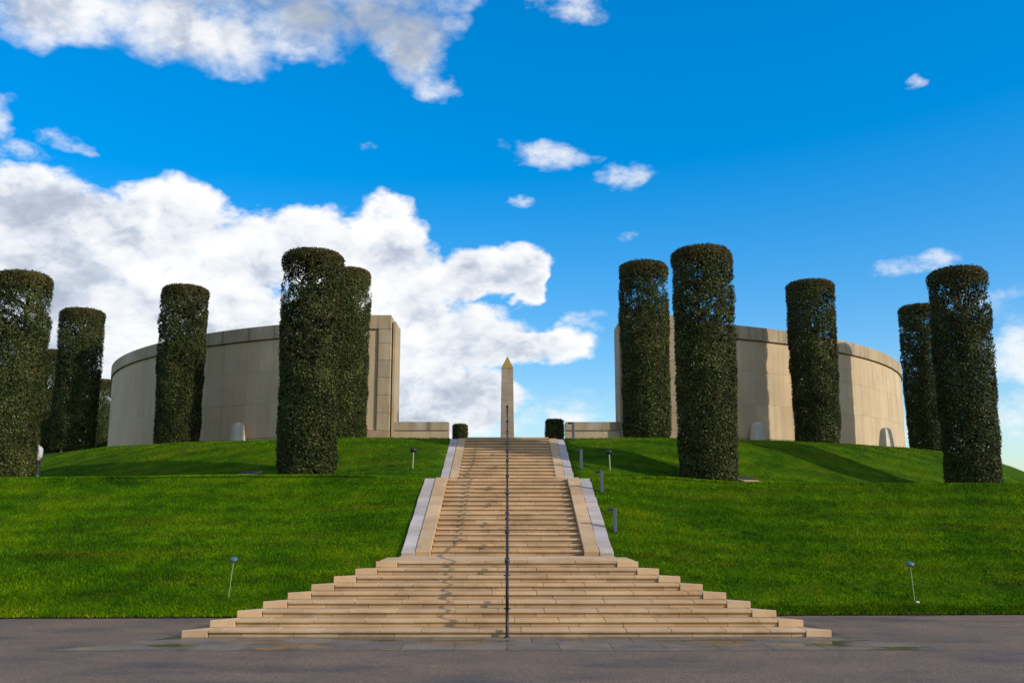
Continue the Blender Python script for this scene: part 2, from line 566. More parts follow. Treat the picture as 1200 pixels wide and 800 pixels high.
def sst(a, b, x):
    t = np.clip((x - a) / (b - a), 0, 1)
    return t * t * (3 - 2 * t)


def edge_y(x):
    return 25.1 + 0.033 * np.clip(x, -40, 40) + 0.03 * np.sin(x * 1.7) + 0.02 * np.sin(x * 4.1)


def terrain(x, y):
    x = np.asarray(x, float)
    y = np.asarray(y, float)
    r = np.hypot(x - CX, y - CY)
    e = edge_y(x)
    s = np.clip((y - e) / (35.7 - e), 0, 1)
    low = 3.66 * (s + 0.035 * np.sin(s * math.pi * 2)) + (np.where(x < 0, 0.06, 0.0) - 0.13 * sst(5.0, 9.0, x)) * s
    terr = 3.66 + np.where(x < 0, 0.06, 0.0) - 0.13 * sst(5.0, 9.0, x) + np.clip((44.5 - r) / 5.5, 0, 1) * (0.22 - 0.12 * sst(5.0, 9.0, x))
    ring = np.clip((57.5 - r) / 10.5, 0, 1) * 3.7
    base = np.minimum(np.where(y < 35.7, low, terr), np.where(r > 46.0, ring, 9))
    up = sst(38.9, 32.6, r)
    z = base + (5.85 - base) * up
    # beside the stairs the lawn is level with the sloping strings
    prof = np.interp(y, [25.1, 25.9, 28.0, 35.5, 37.1, 43.5, 50], [0.0, 0.50, 1.33, 3.72, 3.76, 5.82, 5.85])
    k = 1 - sst(3.0, 6.5, np.abs(x))
    k = np.where((y < 47) & (y > 24.6), k, 0)
    z = z * (1 - k) + np.minimum(prof, 5.85) * k
    z = z + 0.022 * np.sin(x * 0.9 + y * 0.4) * np.sin(y * 0.8) * sst(0, 1.5, y - e)
    return z


def tz(x, y):
    return float(terrain(x, y))


xs = sorted(set([round(v, 2) for v in np.concatenate([
    np.arange(-90, -26, 2.0), np.arange(-26, 26.01, 0.5), np.arange(28, 91, 2.0)])]
    + [-3.16, -3.14, -2.97, -2.95, -2.53, -2.51, 2.51, 2.53, 2.95, 2.97, 3.14, 3.16]))
rows = [0.0, 0.03, 0.25, 0.5, 0.9, 1.4]
nx = len(xs)
verts, faces = [], []
ylist = list(np.arange(27.0, 35.4, 0.5)) + [35.6, 35.9, 36.3, 36.7, 37.05, 37.09] + list(np.arange(37.5, 62, 0.45)) + list(np.arange(62, 140, 2.0))
for i in range(len(rows) + len(ylist)):
    for x in xs:
        e = float(edge_y(x))
        if i < len(rows):
            y = e + rows[i]
            z = tz(x, y) + (0.05 if i > 0 else -0.06)
        else:
            y = ylist[i - len(rows)]
            z = tz(x, y) + (0.02 if y < 40 else 0.0)
        ax = abs(x)
        if (y < 28.0 and ax < 3.15) or (27.6 < y < 37.07 and ax < 2.96) or (y >= 37.07 and y < 46.0 and ax < 2.52):
            z -= 0.7
        if y > 43.6 and y < 62 and ax < 2.4:
            z -= 0.1
        verts.append((x, y, z))
nr = len(rows) + len(ylist)
for i in range(nr - 1):
    for j in range(nx - 1):
        a = i * nx + j
        faces.append((a, a + 1, a + nx + 1, a + nx))
me = bpy.data.meshes.new('lawn_mound')
me.from_pydata(verts, [], faces)
me.materials.append(M_GRASS)
for p in me.polygons:
    p.use_smooth = True
tag(put('lawn_mound', me), kind='structure')

bm = bmesh.new()
vs = [bm.verts.new(p) for p in ((-3000, -3000, -0.09), (3000, -3000, -0.09), (3000, 3000, -0.09), (-3000, 3000, -0.09))]
bm.faces.new(vs)
tag(put('ground', mesh_of(bm, 'ground', M_GRASS)), kind='structure')
bm = bmesh.new()
vs = [bm.verts.new(p) for p in ((-90, -14, 0.0), (90, -14, 0.0), (90, 27.2, 0.0), (-90, 27.2, 0.0))]
bm.faces.new(vs)
tag(put('path', mesh_of(bm, 'path', M_ASPH)), kind='structure')

# soil lip along the turf edge, darkened to paint the shade under overhanging grass
M_SOIL_SHADE = plain('soil_painted_shade', (0.030, 0.022, 0.014), 0.95, 0.0, 0.5, 0.1)
bm = bmesh.new()
prev = None
for i in range(0, 801):
    x = -40 + i * 0.1
    y = float(edge_y(x)) - 0.05 + random.uniform(-0.025, 0.02)
    ring_ = [bm.verts.new(p) for p in ((x, y - 0.015, -0.02), (x, y, 0.045 + random.uniform(-0.01, 0.015)), (x, y + 0.12, 0.05))]
    if prev:
        for k in range(2):
            bm.faces.new((prev[k], ring_[k], ring_[k + 1], prev[k + 1]))
    prev = ring_
tag(put('soil_shade_edge', mesh_of(bm, 'soil_shade_edge', M_SOIL_SHADE)), kind='structure')

# grass blades on the banks
rng = np.random.default_rng(3)


def vnoise(p, freq, seed):
    """value noise on a lattice, p (n,3)"""
    r_ = np.random.default_rng(seed)
    tab = r_.random((32, 32, 32))
    q = p * freq
    i0 = np.floor(q).astype(int)
    f = q - i0
    f = f * f * (3 - 2 * f)
    out = 0
    for dx in (0, 1):
        for dy in (0, 1):
            for dz in (0, 1):
                w = (f[:, 0] if dx else 1 - f[:, 0]) * (f[:, 1] if dy else 1 - f[:, 1]) * (f[:, 2] if dz else 1 - f[:, 2])
                out = out + w * tab[(i0[:, 0] + dx) % 32, (i0[:, 1] + dy) % 32, (i0[:, 2] + dz) % 32]
    return out


def blades(n, x0, x1, y0, y1, h, seed):
    r_ = np.random.default_rng(seed)
    x = r_.uniform(x0, x1, n)
    y = r_.uniform(y0, y1, n)
    y = np.where(y < 25.0 + 0.033 * x, 25.1 + 0.033 * x + r_.uniform(0, 0.35, n), y)
    half = np.where(y < 28.0, 3.2, np.where(y < 37.1, 3.0, 2.58))
    keep = np.abs(x) > half
    x, y = x[keep], y[keep]
    n = len(x)
    z = terrain(x, y) + np.interp(y, [26.4, 27.2, 39.5, 40.5], [0.052, 0.022, 0.022, 0.002])
    a = r_.uniform(0, 2 * math.pi, n)
    hh = h * r_.uniform(0.5, 1.3, n)
    wd = 0.016 * r_.uniform(0.6, 1.4, n)
    lean = r_.normal(0, 0.45, (n, 2)) * hh[:, None]
    v = np.empty((n, 3, 3))
    v[:, 0] = np.stack([x - np.cos(a) * wd, y - np.sin(a) * wd, z - 0.02], 1)
    v[:, 1] = np.stack([x + np.cos(a) * wd, y + np.sin(a) * wd, z - 0.02], 1)
    v[:, 2] = np.stack([x + lean[:, 0], y + lean[:, 1], z + hh], 1)
    return v.reshape(-1, 3), r_.random(n)


def soup(name, V, k, tint, mat):
    n = len(V) // k
    me = bpy.data.meshes.new(name)
    me.vertices.add(len(V))
    me.vertices.foreach_set('co', V.astype(np.float32).ravel())
    me.loops.add(n * k)
    me.loops.foreach_set('vertex_index', np.arange(n * k, dtype=np.int32))
    me.polygons.add(n)
    me.polygons.foreach_set('loop_start', np.arange(0, n * k, k, dtype=np.int32))
    at = me.attributes.new('tint', 'FLOAT', 'FACE')
    at.data.foreach_set('value', tint.astype(np.float32))
    me.update(calc_edges=True)
    me.materials.append(mat)
    return me


V1, t1 = blades(330000, -19, 19, 25.0, 36.5, 0.050, 5)
V2, t2 = blades(130000, -26, 27, 36.5, 50, 0.045, 6)
V3, t3 = blades(26000, -19, 19, 24.3, 25.0, 0.055, 8)
tag(put('grass_blades', soup('grass_blades', np.concatenate([V1, V2, V3]), 3, np.concatenate([t1, t2, t3]), M_GRASS)), 'short mown green grass covering the banks on both sides of the stairs', 'grass', kind='stuff')

# ------------------------------------------------------------------ the stairs
R_, G_ = 0.15, 0.49
Y0, Y1, Y2, Y3, Y4 = 20.95, 28.20, 35.55, 37.07, 43.44
stairs = empty('stone_staircase', (0, Y0, 0), 'wide sand-coloured stone staircase climbing the middle of the green mound', 'staircase')
OUT = [6.70 - 0.431 * j for j in range(10)]
INN = [o - 0.53 for o in OUT]
TH = 0.06
JW = 0.007


def course(y, z, x0, x1, length, name_t, name_r, off):
    """one step: a row of tread stones over a recessed row of riser stones"""
    for kind in ('t', 'r'):
        n = max(2, round((x1 - x0) / length))
        cuts = [x0]
        w = (x1 - x0) / n
        sh = (off if kind == 't' else off + 0.5) % 1.0
        c = x0 + w * (0.35 + 0.65 * sh)
        while c < x1 - 0.3 * w:
            cuts.append(c + random.uniform(-0.10, 0.10))
            c += w
        cuts.append(x1)
        for a, b in zip(cuts[:-1], cuts[1:]):
            L = round((b - a - JW) / 0.05) * 0.05
            sx = (b - a - JW) / L
            if kind == 't':
                me = box_mesh(name_t, L, G_ + 0.05, TH, M_STEP, 0.009)
                wm = T((a + b) / 2, y + (G_ + 0.05) / 2 + random.uniform(-0.004, 0.004), z - TH + random.uniform(-0.002, 0.002)) @ SC(sx, 1, 1)
            else:
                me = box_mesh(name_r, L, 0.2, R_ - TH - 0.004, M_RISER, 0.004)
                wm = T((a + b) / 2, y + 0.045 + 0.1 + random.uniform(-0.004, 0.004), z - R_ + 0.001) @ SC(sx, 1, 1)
            put(name_t if kind == 't' else name_r, me, wm, stairs)


core = bmesh.new()
for j in range(9):                                   # lower, spreading flight
    y, z = Y0 + G_ * j, R_ * (j + 1)
    course(y, z, -INN[j] + 0.012, INN[j] - 0.012, 1.05, 'tread_stone', 'riser_stone', j * 0.37)
    for s in (-1, 1):
        poly = [(s * OUT[j], y), (s * (OUT[j + 1] - 0.02), y + G_ + 0.02), (s * (OUT[j + 1] - 0.02), y + G_ + 0.12), (s * INN[j], y + G_ + 0.12), (s * INN[j], y)]
        if s < 0:
            poly = poly[::-1]
        me = prism_mesh('end_block', [(px - s * OUT[j], py - y) for px, py in poly], 0, R_ - 0.003, M_BLOCK, 0.008)
        put('end_block', me, T(s * OUT[j], y, z - R_ + (0.001 if j else 0.0)), stairs)
    lo = [core.verts.new((sx, sy, z - R_)) for sx, sy in ((-OUT[j] + .06, y + .06), (OUT[j] - .06, y + .06), (OUT[9], Y0 + 9 * G_ + .06), (OUT[9], 27.6), (-OUT[9], 27.6), (-OUT[9], Y0 + 9 * G_ + .06))]
    hi = [core.verts.new((v.co.x, v.co.y + (0.1 if i < 2 else 0), z - TH - .004)) for i, v in enumerate(lo)]
    core.faces.new(hi)
    for i in range(6):
        core.faces.new((lo[i], lo[(i + 1) % 6], hi[(i + 1) % 6], hi[i]))
bmesh.ops.recalc_face_normals(core, faces=core.faces)


def flight(yb, n0, n, half, length):
    for j in range(n):
        y, z = yb + G_ * j, R_ * (n0 + j + 1)
        course(y, z, -half, half, length, 'tread_stone', 'riser_stone', j * 0.41)
        box_bm(core, -half + .01, half - .01, y + 0.16, y + 1.6, z - 0.6, z - TH - 0.006)


flight(Y1, 9, 15, 2.14, 1.07)
flight(Y3, 25, 13, 1.82, 1.21)
# nosing course and paving of the landings
for (yb, z, half, ye, n, m) in ((Y2, R_ * 25, 2.97, Y3 + 0.09, 2, 5), (Y4, R_ * 39, 1.82, 46.2, 3, 3)):
    d = (ye - yb) / n
    for i in range(n):
        w = 2 * half / m
        for k in range(-1 if i % 2 else 0, m):
            a = -half + w * (k + (0.5 if i % 2 else 0))
            b = min(a + w, half)
            a = max(a, -half)
            put('landing_slab', box_mesh('landing_slab', b - a - JW, d - JW, 0.09, M_STEP, 0.009),
                T((a + b) / 2, yb + d * (i + 0.5), z - 0.09), stairs)
    box_bm(core, -half + .02, half - .02, yb + 0.05, ye, z - 0.7, z - 0.094)
    nr_ = 4 if half > 2.5 else 3
    for k in range(nr_):
        hw = min(half, 2.14)
        w = 2 * hw / nr_
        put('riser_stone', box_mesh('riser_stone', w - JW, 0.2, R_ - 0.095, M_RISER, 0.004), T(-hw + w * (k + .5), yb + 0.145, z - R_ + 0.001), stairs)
# landing at the foot of the middle flight
half = 3.22
rows_ = [(Y0 + 9 * G_, 26.25), (26.25, 27.2), (27.2, 28.26)]
for i, (ya, yb) in enumerate(rows_):
    m = 6
    w = 2 * (half if i < 2 else 2.97) / m
    h2 = half if i < 2 else 2.97
    for k in range(-1 if i % 2 else 0, m):
        a = max(-h2, -h2 + w * (k + (0.5 if i % 2 else 0)))
        b = min(h2, -h2 + w * (k + 1 + (0.5 if i % 2 else 0)))
        put('landing_slab', box_mesh('landing_slab', b - a - JW, yb - ya - JW, 0.07, M_BLOCK, 0.009), T((a + b) / 2, (ya + yb) / 2 + (0.05 if i == 0 else 0), 1.35 - 0.07), stairs)
box_bm(core, -3.18, 3.18, Y0 + 9 * G_ - 0.3, 28.4, 0.0, 1.35 - 0.074)
put('stair_core', mesh_of(core, 'stair_core', M_CORE), None, stairs)

SL = math.atan(R_ / G_)


def ramp_stones(yb, zb, ye, xa, xb, lift, name, length, mat, thick, rough=0.0):
    """stones laid on the slope beside the steps, for both sides"""
    tot = (ye - yb) / math.cos(SL)
    n = max(1, round(tot / length))
    L = tot / n
    for s in (-1, 1):
        for i in range(n):
            c = L * (i + 0.5)
            y = yb + c * math.cos(SL)
            z = zb + c * math.sin(SL) + lift + random.uniform(-rough, rough)
            me = box_mesh(name, xb - xa - 0.006, L - JW, thick, mat, 0.012 if rough else 0.008)
            put(name, me, T(s * (xa + xb) / 2 + random.uniform(-rough, rough), y, z) @ RX(SL + random.uniform(-rough, rough)) @ T(0, 0, -thick), stairs)


zmid = 1.35 + (27.95 - 27.71) / G_ * R_
ramp_stones(27.90, 1.35 + 0.08, 35.50, 2.145, 2.56, 0.045, 'string_stone', 1.15, M_CHEEK, 0.42)
ramp_stones(27.90, 1.35 + 0.08, 35.50, 2.565, 2.96, 0.020, 'margin_sett', 0.49, M_MARGIN, 0.25, 0.012)
ramp_stones(37.12, 3.79, 43.46, 1.825, 2.17, 0.065, 'string_stone', 1.15, M_CHEEK, 0.42)
ramp_stones(37.12, 3.79, 43.46, 2.175, 2.52, 0.040, 'margin_sett', 0.49, M_MARGIN, 0.25, 0.010)
box_k = bmesh.new()

# paving round the foot of the stairs: flush slabs in an apron with slanting ends
apron = tag(put('paving_bed', prism_mesh('paving_bed', [(-8.55, 18.95), (8.55, 18.95), (7.0, 20.6), (7.0, 23.2), (5.4, 24.9), (-5.4, 24.9), (-7.0, 23.2), (-7.0, 20.6)], -0.02, 0.004, M_CORE)), kind='structure')


def clip_poly(poly, inside):
    out = []
    for i in range(len(poly)):
        p, q = poly[i], poly[(i + 1) % len(poly)]
        a, b = inside(p), inside(q)
        if a >= 0:
            out.append(p)
        if (a >= 0) != (b >= 0):
            t = a / (a - b)
            out.append((p[0] + (q[0] - p[0]) * t, p[1] + (q[1] - p[1]) * t))
    return out


for r_i, (ya, yb) in enumerate(((18.98, 19.95), (19.97, 20.93), (20.95, 21.9), (21.92, 22.9), (22.92, 23.9), (23.92, 24.85))):
    k = -10
    while k < 10:
        a = k * 1.0 + (0.5 if r_i % 2 else 0)
        b = a + 0.985
        k += 1
        poly = [(a, ya), (b, ya), (b, yb), (a, yb)]
        for s in (-1, 1):
            poly = clip_poly(poly, lambda p, s=s: (8.5 - s * p[0]) * 1.0 - (p[1] - 18.98) * 0.88) if poly else poly
        if len(poly) < 3:
            continue
        if ya > 20.9:                                  # leave out what lies under the stairs
            lim = 6.62 - 0.88 * (ya - 20.95)
            if max(abs(a), abs(b)) < lim:
                continue
        cx = sum(p[0] for p in poly) / len(poly)
        cy = sum(p[1] for p in poly) / len(poly)
        xs_ = [p[0] for p in poly]
        if max(xs_) - min(xs_) < 0.12:
            continue
        top = 0.009 if not (ya > 20.9) else 0.0085
        put('paving_slab', prism_mesh('paving_slab', [(p[0] - cx, p[1] - cy) for p in poly], -0.03, top, M_PAVE), T(cx, cy, 0), apron)

# plateau paving behind the top step
bm = bmesh.new()
box_bm(bm, -2.35, 2.35, 46.22, 62.0, 5.7, 5.862)
tag(put('memorial_pavement', mesh_of(bm, 'memorial_pavement', M_PAVE)), kind='structure')

# ------------------------------------------------------------------ central handrail
rail = empty('stair_handrail', (0, 20.9, 0), 'single dark steel handrail with ball collars running up the middle of the stairs', 'handrail')
posts = [(20.87, 0.0), (22.2, 0.45), (24.1, 1.05), (26.2, 1.35), (28.35, 1.5), (30.3, 2.1), (32.3, 2.7), (34.25, 3.3), (36.3, 3.75), (38.3, 4.2), (40.2, 4.8), (42.2, 5.4), (44.2, 5.85)]
HR = 1.02
for i, (y, z) in enumerate(posts):
    hgt = HR + (0.42 if i == len(posts) - 1 else 0.0)
    bm = bmesh.new()
    lathe_bm(bm, [(0.075, 0.0), (0.075, 0.02), (0.034, 0.035), (0.034, hgt * 0.5), (0.034, hgt)], 12)
    p = put('post', mesh_of(bm, 'post', M_RAIL, True), T(0, y, z - 0.002), rail)
    if i:
        bm = bmesh.new()
        bmesh.ops.create_uvsphere(bm, u_segments=12, v_segments=8, radius=0.060)
        put('ball_collar', mesh_of(bm, 'ball_collar', M_IRON, True), T(0, y, z + hgt), p)
for lvl, rr, nm in ((HR, 0.029, 'top_rail'),):
    bm = bmesh.new()
    pts = [(0, y, z + lvl) for y, z in posts]
    if nm == 'top_rail':
        pts = [(0, posts[0][0] - 0.02, 0.55), (0, posts[0][0] - 0.05, 0.9)] + pts
    tube_bm(bm, pts, rr, 8)
    put(nm, mesh_of(bm, nm, M_RAIL, True), None, rail)

# ------------------------------------------------------------------ memorial walls
RW = 28.55
ZB, ZT = 5.80, 12.15


def arc_mesh(name, ri, ro, da, z0, z1, seg, mat):
    bm = bmesh.new()
    cols = []
    for i in range(seg + 1):
        a = -da / 2 + da * i / seg
        sn, cs = math.sin(a), -math.cos(a)
        cols.append([bm.verts.new((r * sn, r * cs, z)) for r, z in ((ri, z0), (ro, z0), (ro, z1), (ri, z1))])
    for i in range(seg):
        for k in range(4):
            bm.faces.new((cols[i][k], cols[i][(k + 1) % 4], cols[i + 1][(k + 1) % 4], cols[i + 1][k]))
    bm.faces.new(cols[0])
    bm.faces.new(cols[-1][::-1])
    bmesh.ops.recalc_face_normals(bm, faces=bm.faces)
    return mesh_of(bm, name, mat)


ROWS = [(6.34, 8.08), (8.08, 9.78), (9.78, 11.38)]
DA = rad(1.706)
slab_me = [arc_mesh('wall_slab', RW - 0.12, RW, DA - 0.006 / RW, 0, b - a - 0.007, 2, M_WALL) for a, b in ROWS]
plinth_me = arc_mesh('plinth_stone', RW - 0.1, RW + 0.035, DA * 2 - 0.012 / RW, 0, 6.34 - ZB - 0.012, 3, M_PLINTH)
cope_me = arc_mesh('cornice_stone', RW - 0.75, RW + 0.09, DA * 2 - 0.014 / RW, 0, ZT - 11.46, 3, M_COPE)
shade_me = arc_mesh('backing', RW - 0.7, RW - 0.06, DA * 2, 0, 11.46 - ZB, 3, M_CORE)
for s, lab in ((-1, 'left-hand curved pale stone memorial wall ending beside the gap left of the obelisk'), (1, 'right-hand curved sunlit stone memorial wall with tree shadows on it')):
    foot = (s * 8.0, CY - 27.4, ZB)
    wall = empty('curved_memorial_wall', foot, lab, 'wall', 'curved memorial walls on top of the mound')
    a0 = rad(16.6)
    base = T(CX, CY, 0)
    n = 36
    for k in range(n):
        a = s * (a0 + DA * (k + 0.5))
        for (z0, z1), me in zip(ROWS, slab_me):
            put('wall_slab', me, base @ RZ(a) @ T(0, random.uniform(-0.004, 0.004), z0 + 0.006), wall)
    for k in range(n // 2):
        a = s * (a0 + DA * 2 * (k + 0.5))
        put('plinth_stone', plinth_me, base @ RZ(a) @ T(0, 0, ZB), wall)
        put('cornice_stone', cope_me, base @ RZ(a) @ T(0, random.uniform(-0.004, 0.004), 11.46), wall)
    aend = a0 + DA * n
    rest = rad(150) - aend
    put('rear_wall', arc_mesh('rear_wall', RW - 0.7, RW, rest, 0, 11.44 - ZB, 24, M_WALL), base @ RZ(s * (aend + rest / 2)) @ T(0, 0, ZB), wall)
    put('rear_cornice', arc_mesh('rear_cornice', RW - 0.75, RW + 0.09, rest, 0, ZT - 11.46, 24, M_COPE), base @ RZ(s * (aend + rest / 2)) @ T(0, 0, 11.46), wall)
    span = aend - a0
    put('wall_core', arc_mesh('wall_core', RW - 0.7, RW - 0.08, span, 0, 11.46 - ZB, 40, M_PLINTH), base @ RZ(s * (a0 + span / 2)) @ T(0, 0, ZB), wall)
    # the pier that closes the wall at the gap: block jambs, lintel and a sunk panel
    yf = 48.12
    zs = [ZB, 6.55, 7.42, 8.30, 9.16, 10.02, 10.88, 11.60]
    for za, zb in zip(zs[:-1], zs[1:]):
        for (xa, xb) in ((5.80, 6.42), (7.95, 8.50)):
            if za == ZB:
                continue
            put('pier_block', box_mesh('pier_block', xb - xa - 0.004, 1.2, zb - za - 0.014, M_COPE, 0.006), T(s * (xa + xb) / 2, yf + 0.6, za), wall)
    put('pier_base', box_mesh('pier_base', 2.70, 1.22, 6.55 - ZB - 0.012, M_PLINTH, 0.008), T(s * 7.15, yf + 0.595, ZB), wall)
    put('pier_lintel', box_mesh('pier_lintel', 2.70, 1.2, 0.70, M_COPE, 0.01), T(s * 7.15, yf + 0.6, 11.60), wall)
    put('sunk_panel', box_mesh('sunk_panel', 1.52, 1.0, 5.03, M_WALL, 0.004), T(s * 7.185, yf + 0.59, 6.56), wall)
    put('return_slab', box_mesh('return_slab', 0.13, 2.2, 12.05 - ZB, M_COPE, 0.01), T(s * 5.67, yf + 1.45, ZB), wall)
    put('groove_strip', box_mesh('groove_strip', 0.058, 1.6, 12.0 - ZB, M_CORE, 0.002), T(s * 5.768, yf + 1.25, ZB), wall)
    # low screen wall in the gap
    lw = empty('low_screen_wall', (s * 4.2, 48.5, ZB), 'low pale stone wall beside the ' + ('left pier, reaching the shorter clipped bush' if s < 0 else 'right pier, reaching the taller clipped bush'), 'wall', 'low walls in the gap between the tall walls')
    xin, xou = (2.9, 5.60) if s < 0 else (2.88, 5.60)
    wd = (xou - xin) / 3
    for k in range(3):
        xc = s * (xin + wd * (k + 0.5))
        put('facing_stone', box_mesh('facing_stone', wd - 0.010, 0.5, 0.78, M_WALL, 0.006), T(xc, 48.80, ZB), lw)
        put('coping_stone', box_mesh('coping_stone', wd - 0.008, 0.60, 0.42, M_COPE, 0.008), T(xc, 48.80, ZB + 0.78), lw)

# ------------------------------------------------------------------ obelisk
ob = empty('obelisk', (0, CY, 5.86), 'tall slim stone obelisk with a golden tip in the gap between the walls', 'obelisk')
zlev = [5.86, 7.2, 8.6, 9.9, 11.2, 12.5, 13.68]
wid = lambda z: 1.10 + (0.90 - 1.10) * (z - 5.86) / (13.68 - 5.86)
for za, zb in zip(zlev[:-1], zlev[1:]):
    bm = bmesh.new()
    wa, wb = wid(za) / 2, wid(zb) / 2
    lo = [bm.verts.new((x * wa, y * wa, 0)) for x, y in ((-1, -1), (1, -1), (1, 1), (-1, 1))]
    hi = [bm.verts.new((x * wb, y * wb, zb - za - 0.008)) for x, y in ((-1, -1), (1, -1), (1, 1), (-1, 1))]
    bm.faces.new(lo[::-1]); bm.faces.new(hi)
    for i in range(4):
        bm.faces.new((lo[i], lo[(i + 1) % 4], hi[(i + 1) % 4], hi[i]))
    bmesh.ops.bevel(bm, geom=list(bm.edges), offset=0.012, segments=1, affect='EDGES')
    put('shaft_block', mesh_of(bm, 'shaft_block', M_OBEL), T(0, CY, za), ob)
bm = bmesh.new()
w = 0.455
lo = [bm.verts.new((x * w, y * w, 0)) for x, y in ((-1, -1), (1, -1), (1, 1), (-1, 1))]
mid = [bm.verts.new((x * w * 0.93, y * w * 0.93, 0.12)) for x, y in ((-1, -1), (1, -1), (1, 1), (-1, 1))]
tip = bm.verts.new((0, 0, 1.0))
bm.faces.new(lo[::-1])
for i in range(4):
    bm.faces.new((lo[i], lo[(i + 1) % 4], mid[(i + 1) % 4], mid[i]))
    bm.faces.new((mid[i], mid[(i + 1) % 4], tip))
put('golden_tip', mesh_of(bm, 'golden_tip', M_GOLD), T(0, CY, 13.70), ob)

# ------------------------------------------------------------------ clipped trees
def leaf_shell(seed, H, R, N, gap_lo, gap_hi, cap, leaf=0.095, taper=0.90):
    """leaves in a clipped cylinder: a thick skin with gaps, denser low down and at the shorn top"""
    r_ = np.random.default_rng(seed)
    n_top = int(N * 0.07)
    n = N - n_top
    z = r_.uniform(0, H, n)
    th = r_.uniform(0, 2 * math.pi, n)
    rc = 0.28 if H > 3 else 0.12
    prof = R * (taper + (1 - taper) * np.clip(z / (H * 0.75), 0, 1) ** 0.8)
    zz = np.clip((z - (H - rc)) / rc, 0, 1)
    prof = prof - rc * (1 - np.sqrt(np.clip(1 - zz * zz, 0, 1)))
    zb = np.clip((0.35 - z) / 0.35, 0, 1)
    prof = prof - 0.09 * zb ** 2
    dep = np.abs(r_.exponential(0.085, n)) + np.where(r_.random(n) < 0.12, r_.uniform(0, R * 0.75, n), 0)
    dep = np.minimum(dep, prof * 0.95)
    lump = 0.075 * (vnoise(np.stack([np.cos(th) * R, np.sin(th) * R, z], 1) + 40, 1.6, seed + 1) - 0.5) * 2
    rr = prof + lump - dep + 0.025 * r_.normal(size=n)
    P = np.stack([rr * np.cos(th), rr * np.sin(th), z], 1)
    Nn = np.stack([np.cos(th), np.sin(th), np.where(zz > 0.3, zz, 0.1)], 1)
    # top
    rt = (R - rc * 0.7) * np.sqrt(r_.random(n_top))
    tt = r_.uniform(0, 2 * math.pi, n_top)
    Pt = np.stack([rt * np.cos(tt), rt * np.sin(tt), H - np.abs(r_.exponential(0.10, n_top)) + 0.03 * r_.normal(size=n_top)], 1)
    P = np.concatenate([P, Pt])
    Nn = np.concatenate([Nn, np.tile([0, 0, 1.0], (n_top, 1))])
    q = P + 50
    nz = 0.30 * vnoise(q, 0.9, seed + 2) + 0.24 * vnoise(q, 2.6, seed + 3) + 0.46 * vnoise(q, 6.5, seed + 4)
    hz = P[:, 2] / H
    thr = gap_lo + (gap_hi - gap_lo) * np.clip((hz - 0.42) / 0.25, 0, 1)
    thr = np.where(hz + r_.normal(0, 0.018, len(P)) + 0.05 * (vnoise(q, 1.3, seed + 6) - 0.5) > cap, 0.12, thr)
    keep = nz > thr + r_.normal(0, 0.035, len(P))
    P, Nn, nz = P[keep], Nn[keep], nz[keep]
    n = len(P)
    Nn = Nn + r_.normal(0, 0.55, (n, 3))
    Nn /= np.linalg.norm(Nn, axis=1)[:, None]
    t = r_.normal(size=(n, 3))
    t -= (t * Nn).sum(1)[:, None] * Nn
    t /= np.linalg.norm(t, axis=1)[:, None]
    b = np.cross(Nn, t)
    L = leaf * r_.uniform(0.6, 1.35, n)[:, None]
    Wd = L * r_.uniform(0.38, 0.58, n)[:, None]
    V = np.empty((n, 4, 3))
    V[:, 0] = P - t * L / 2
    V[:, 1] = P + b * Wd / 2 + Nn * Wd * 0.18
    V[:, 2] = P + t * L / 2
    V[:, 3] = P - b * Wd / 2 + Nn * Wd * 0.18
    V[:, :, 2] = np.maximum(V[:, :, 2], 0.015)
    tint = np.clip(r_.beta(1.5, 2.6, n) + (r_.random(n) < 0.07) * 0.6, 0, 1)
    return soup('crown', V.reshape(-1, 3), 4, tint, M_LEAF)


def trunk_mesh(seed, H, R):
    rd = random.Random(seed)
    bm = bmesh.new()
    pts = [(0, 0, -0.15)]
    x = y = 0
    for k in range(1, 9):
        x += rd.uniform(-.08, .08); y += rd.uniform(-.08, .08)
        pts.append((x, y, H * 0.93 * k / 8))
    tube_bm(bm, pts, [0.17 - 0.017 * k for k in range(9)], 7)
    for k in range(64):
        h = rd.uniform(0.6, H * 0.86)
        a = rd.uniform(0, 2 * math.pi)
        i = min(7, int(h / (H * 0.93) * 8))
        bx, by, _ = pts[i]
        ln = R * rd.uniform(0.75, 0.95)
        rise = rd.uniform(0.5, 1.5)
        p0 = Vector((bx, by, h))
        p1 = p0 + Vector((math.cos(a) * ln * .5, math.sin(a) * ln * .5, rise * .45))
        a2 = a + rd.uniform(-.5, .5)
        p2 = Vector((math.cos(a2) * ln, math.sin(a2) * ln, min(h + rise, H - .2)))
        tube_bm(bm, [p0, p1, p2], [0.05, 0.032, 0.014], 5, False)
        for q_ in range(3):
            st = p1.lerp(p2, rd.uniform(0, .8))
            a3 = a2 + rd.uniform(-1.2, 1.2)
            en = Vector((math.cos(a3) * R * .93, math.sin(a3) * R * .93, min(st.z + rd.uniform(0.2, 0.9), H - .15)))
            tube_bm(bm, [st, st.lerp(en, .5) + Vector((0, 0, -.06)), en], [0.016, 0.011, 0.006], 4, False)
    return mesh_of(bm, 'trunk', M_BARK, True)


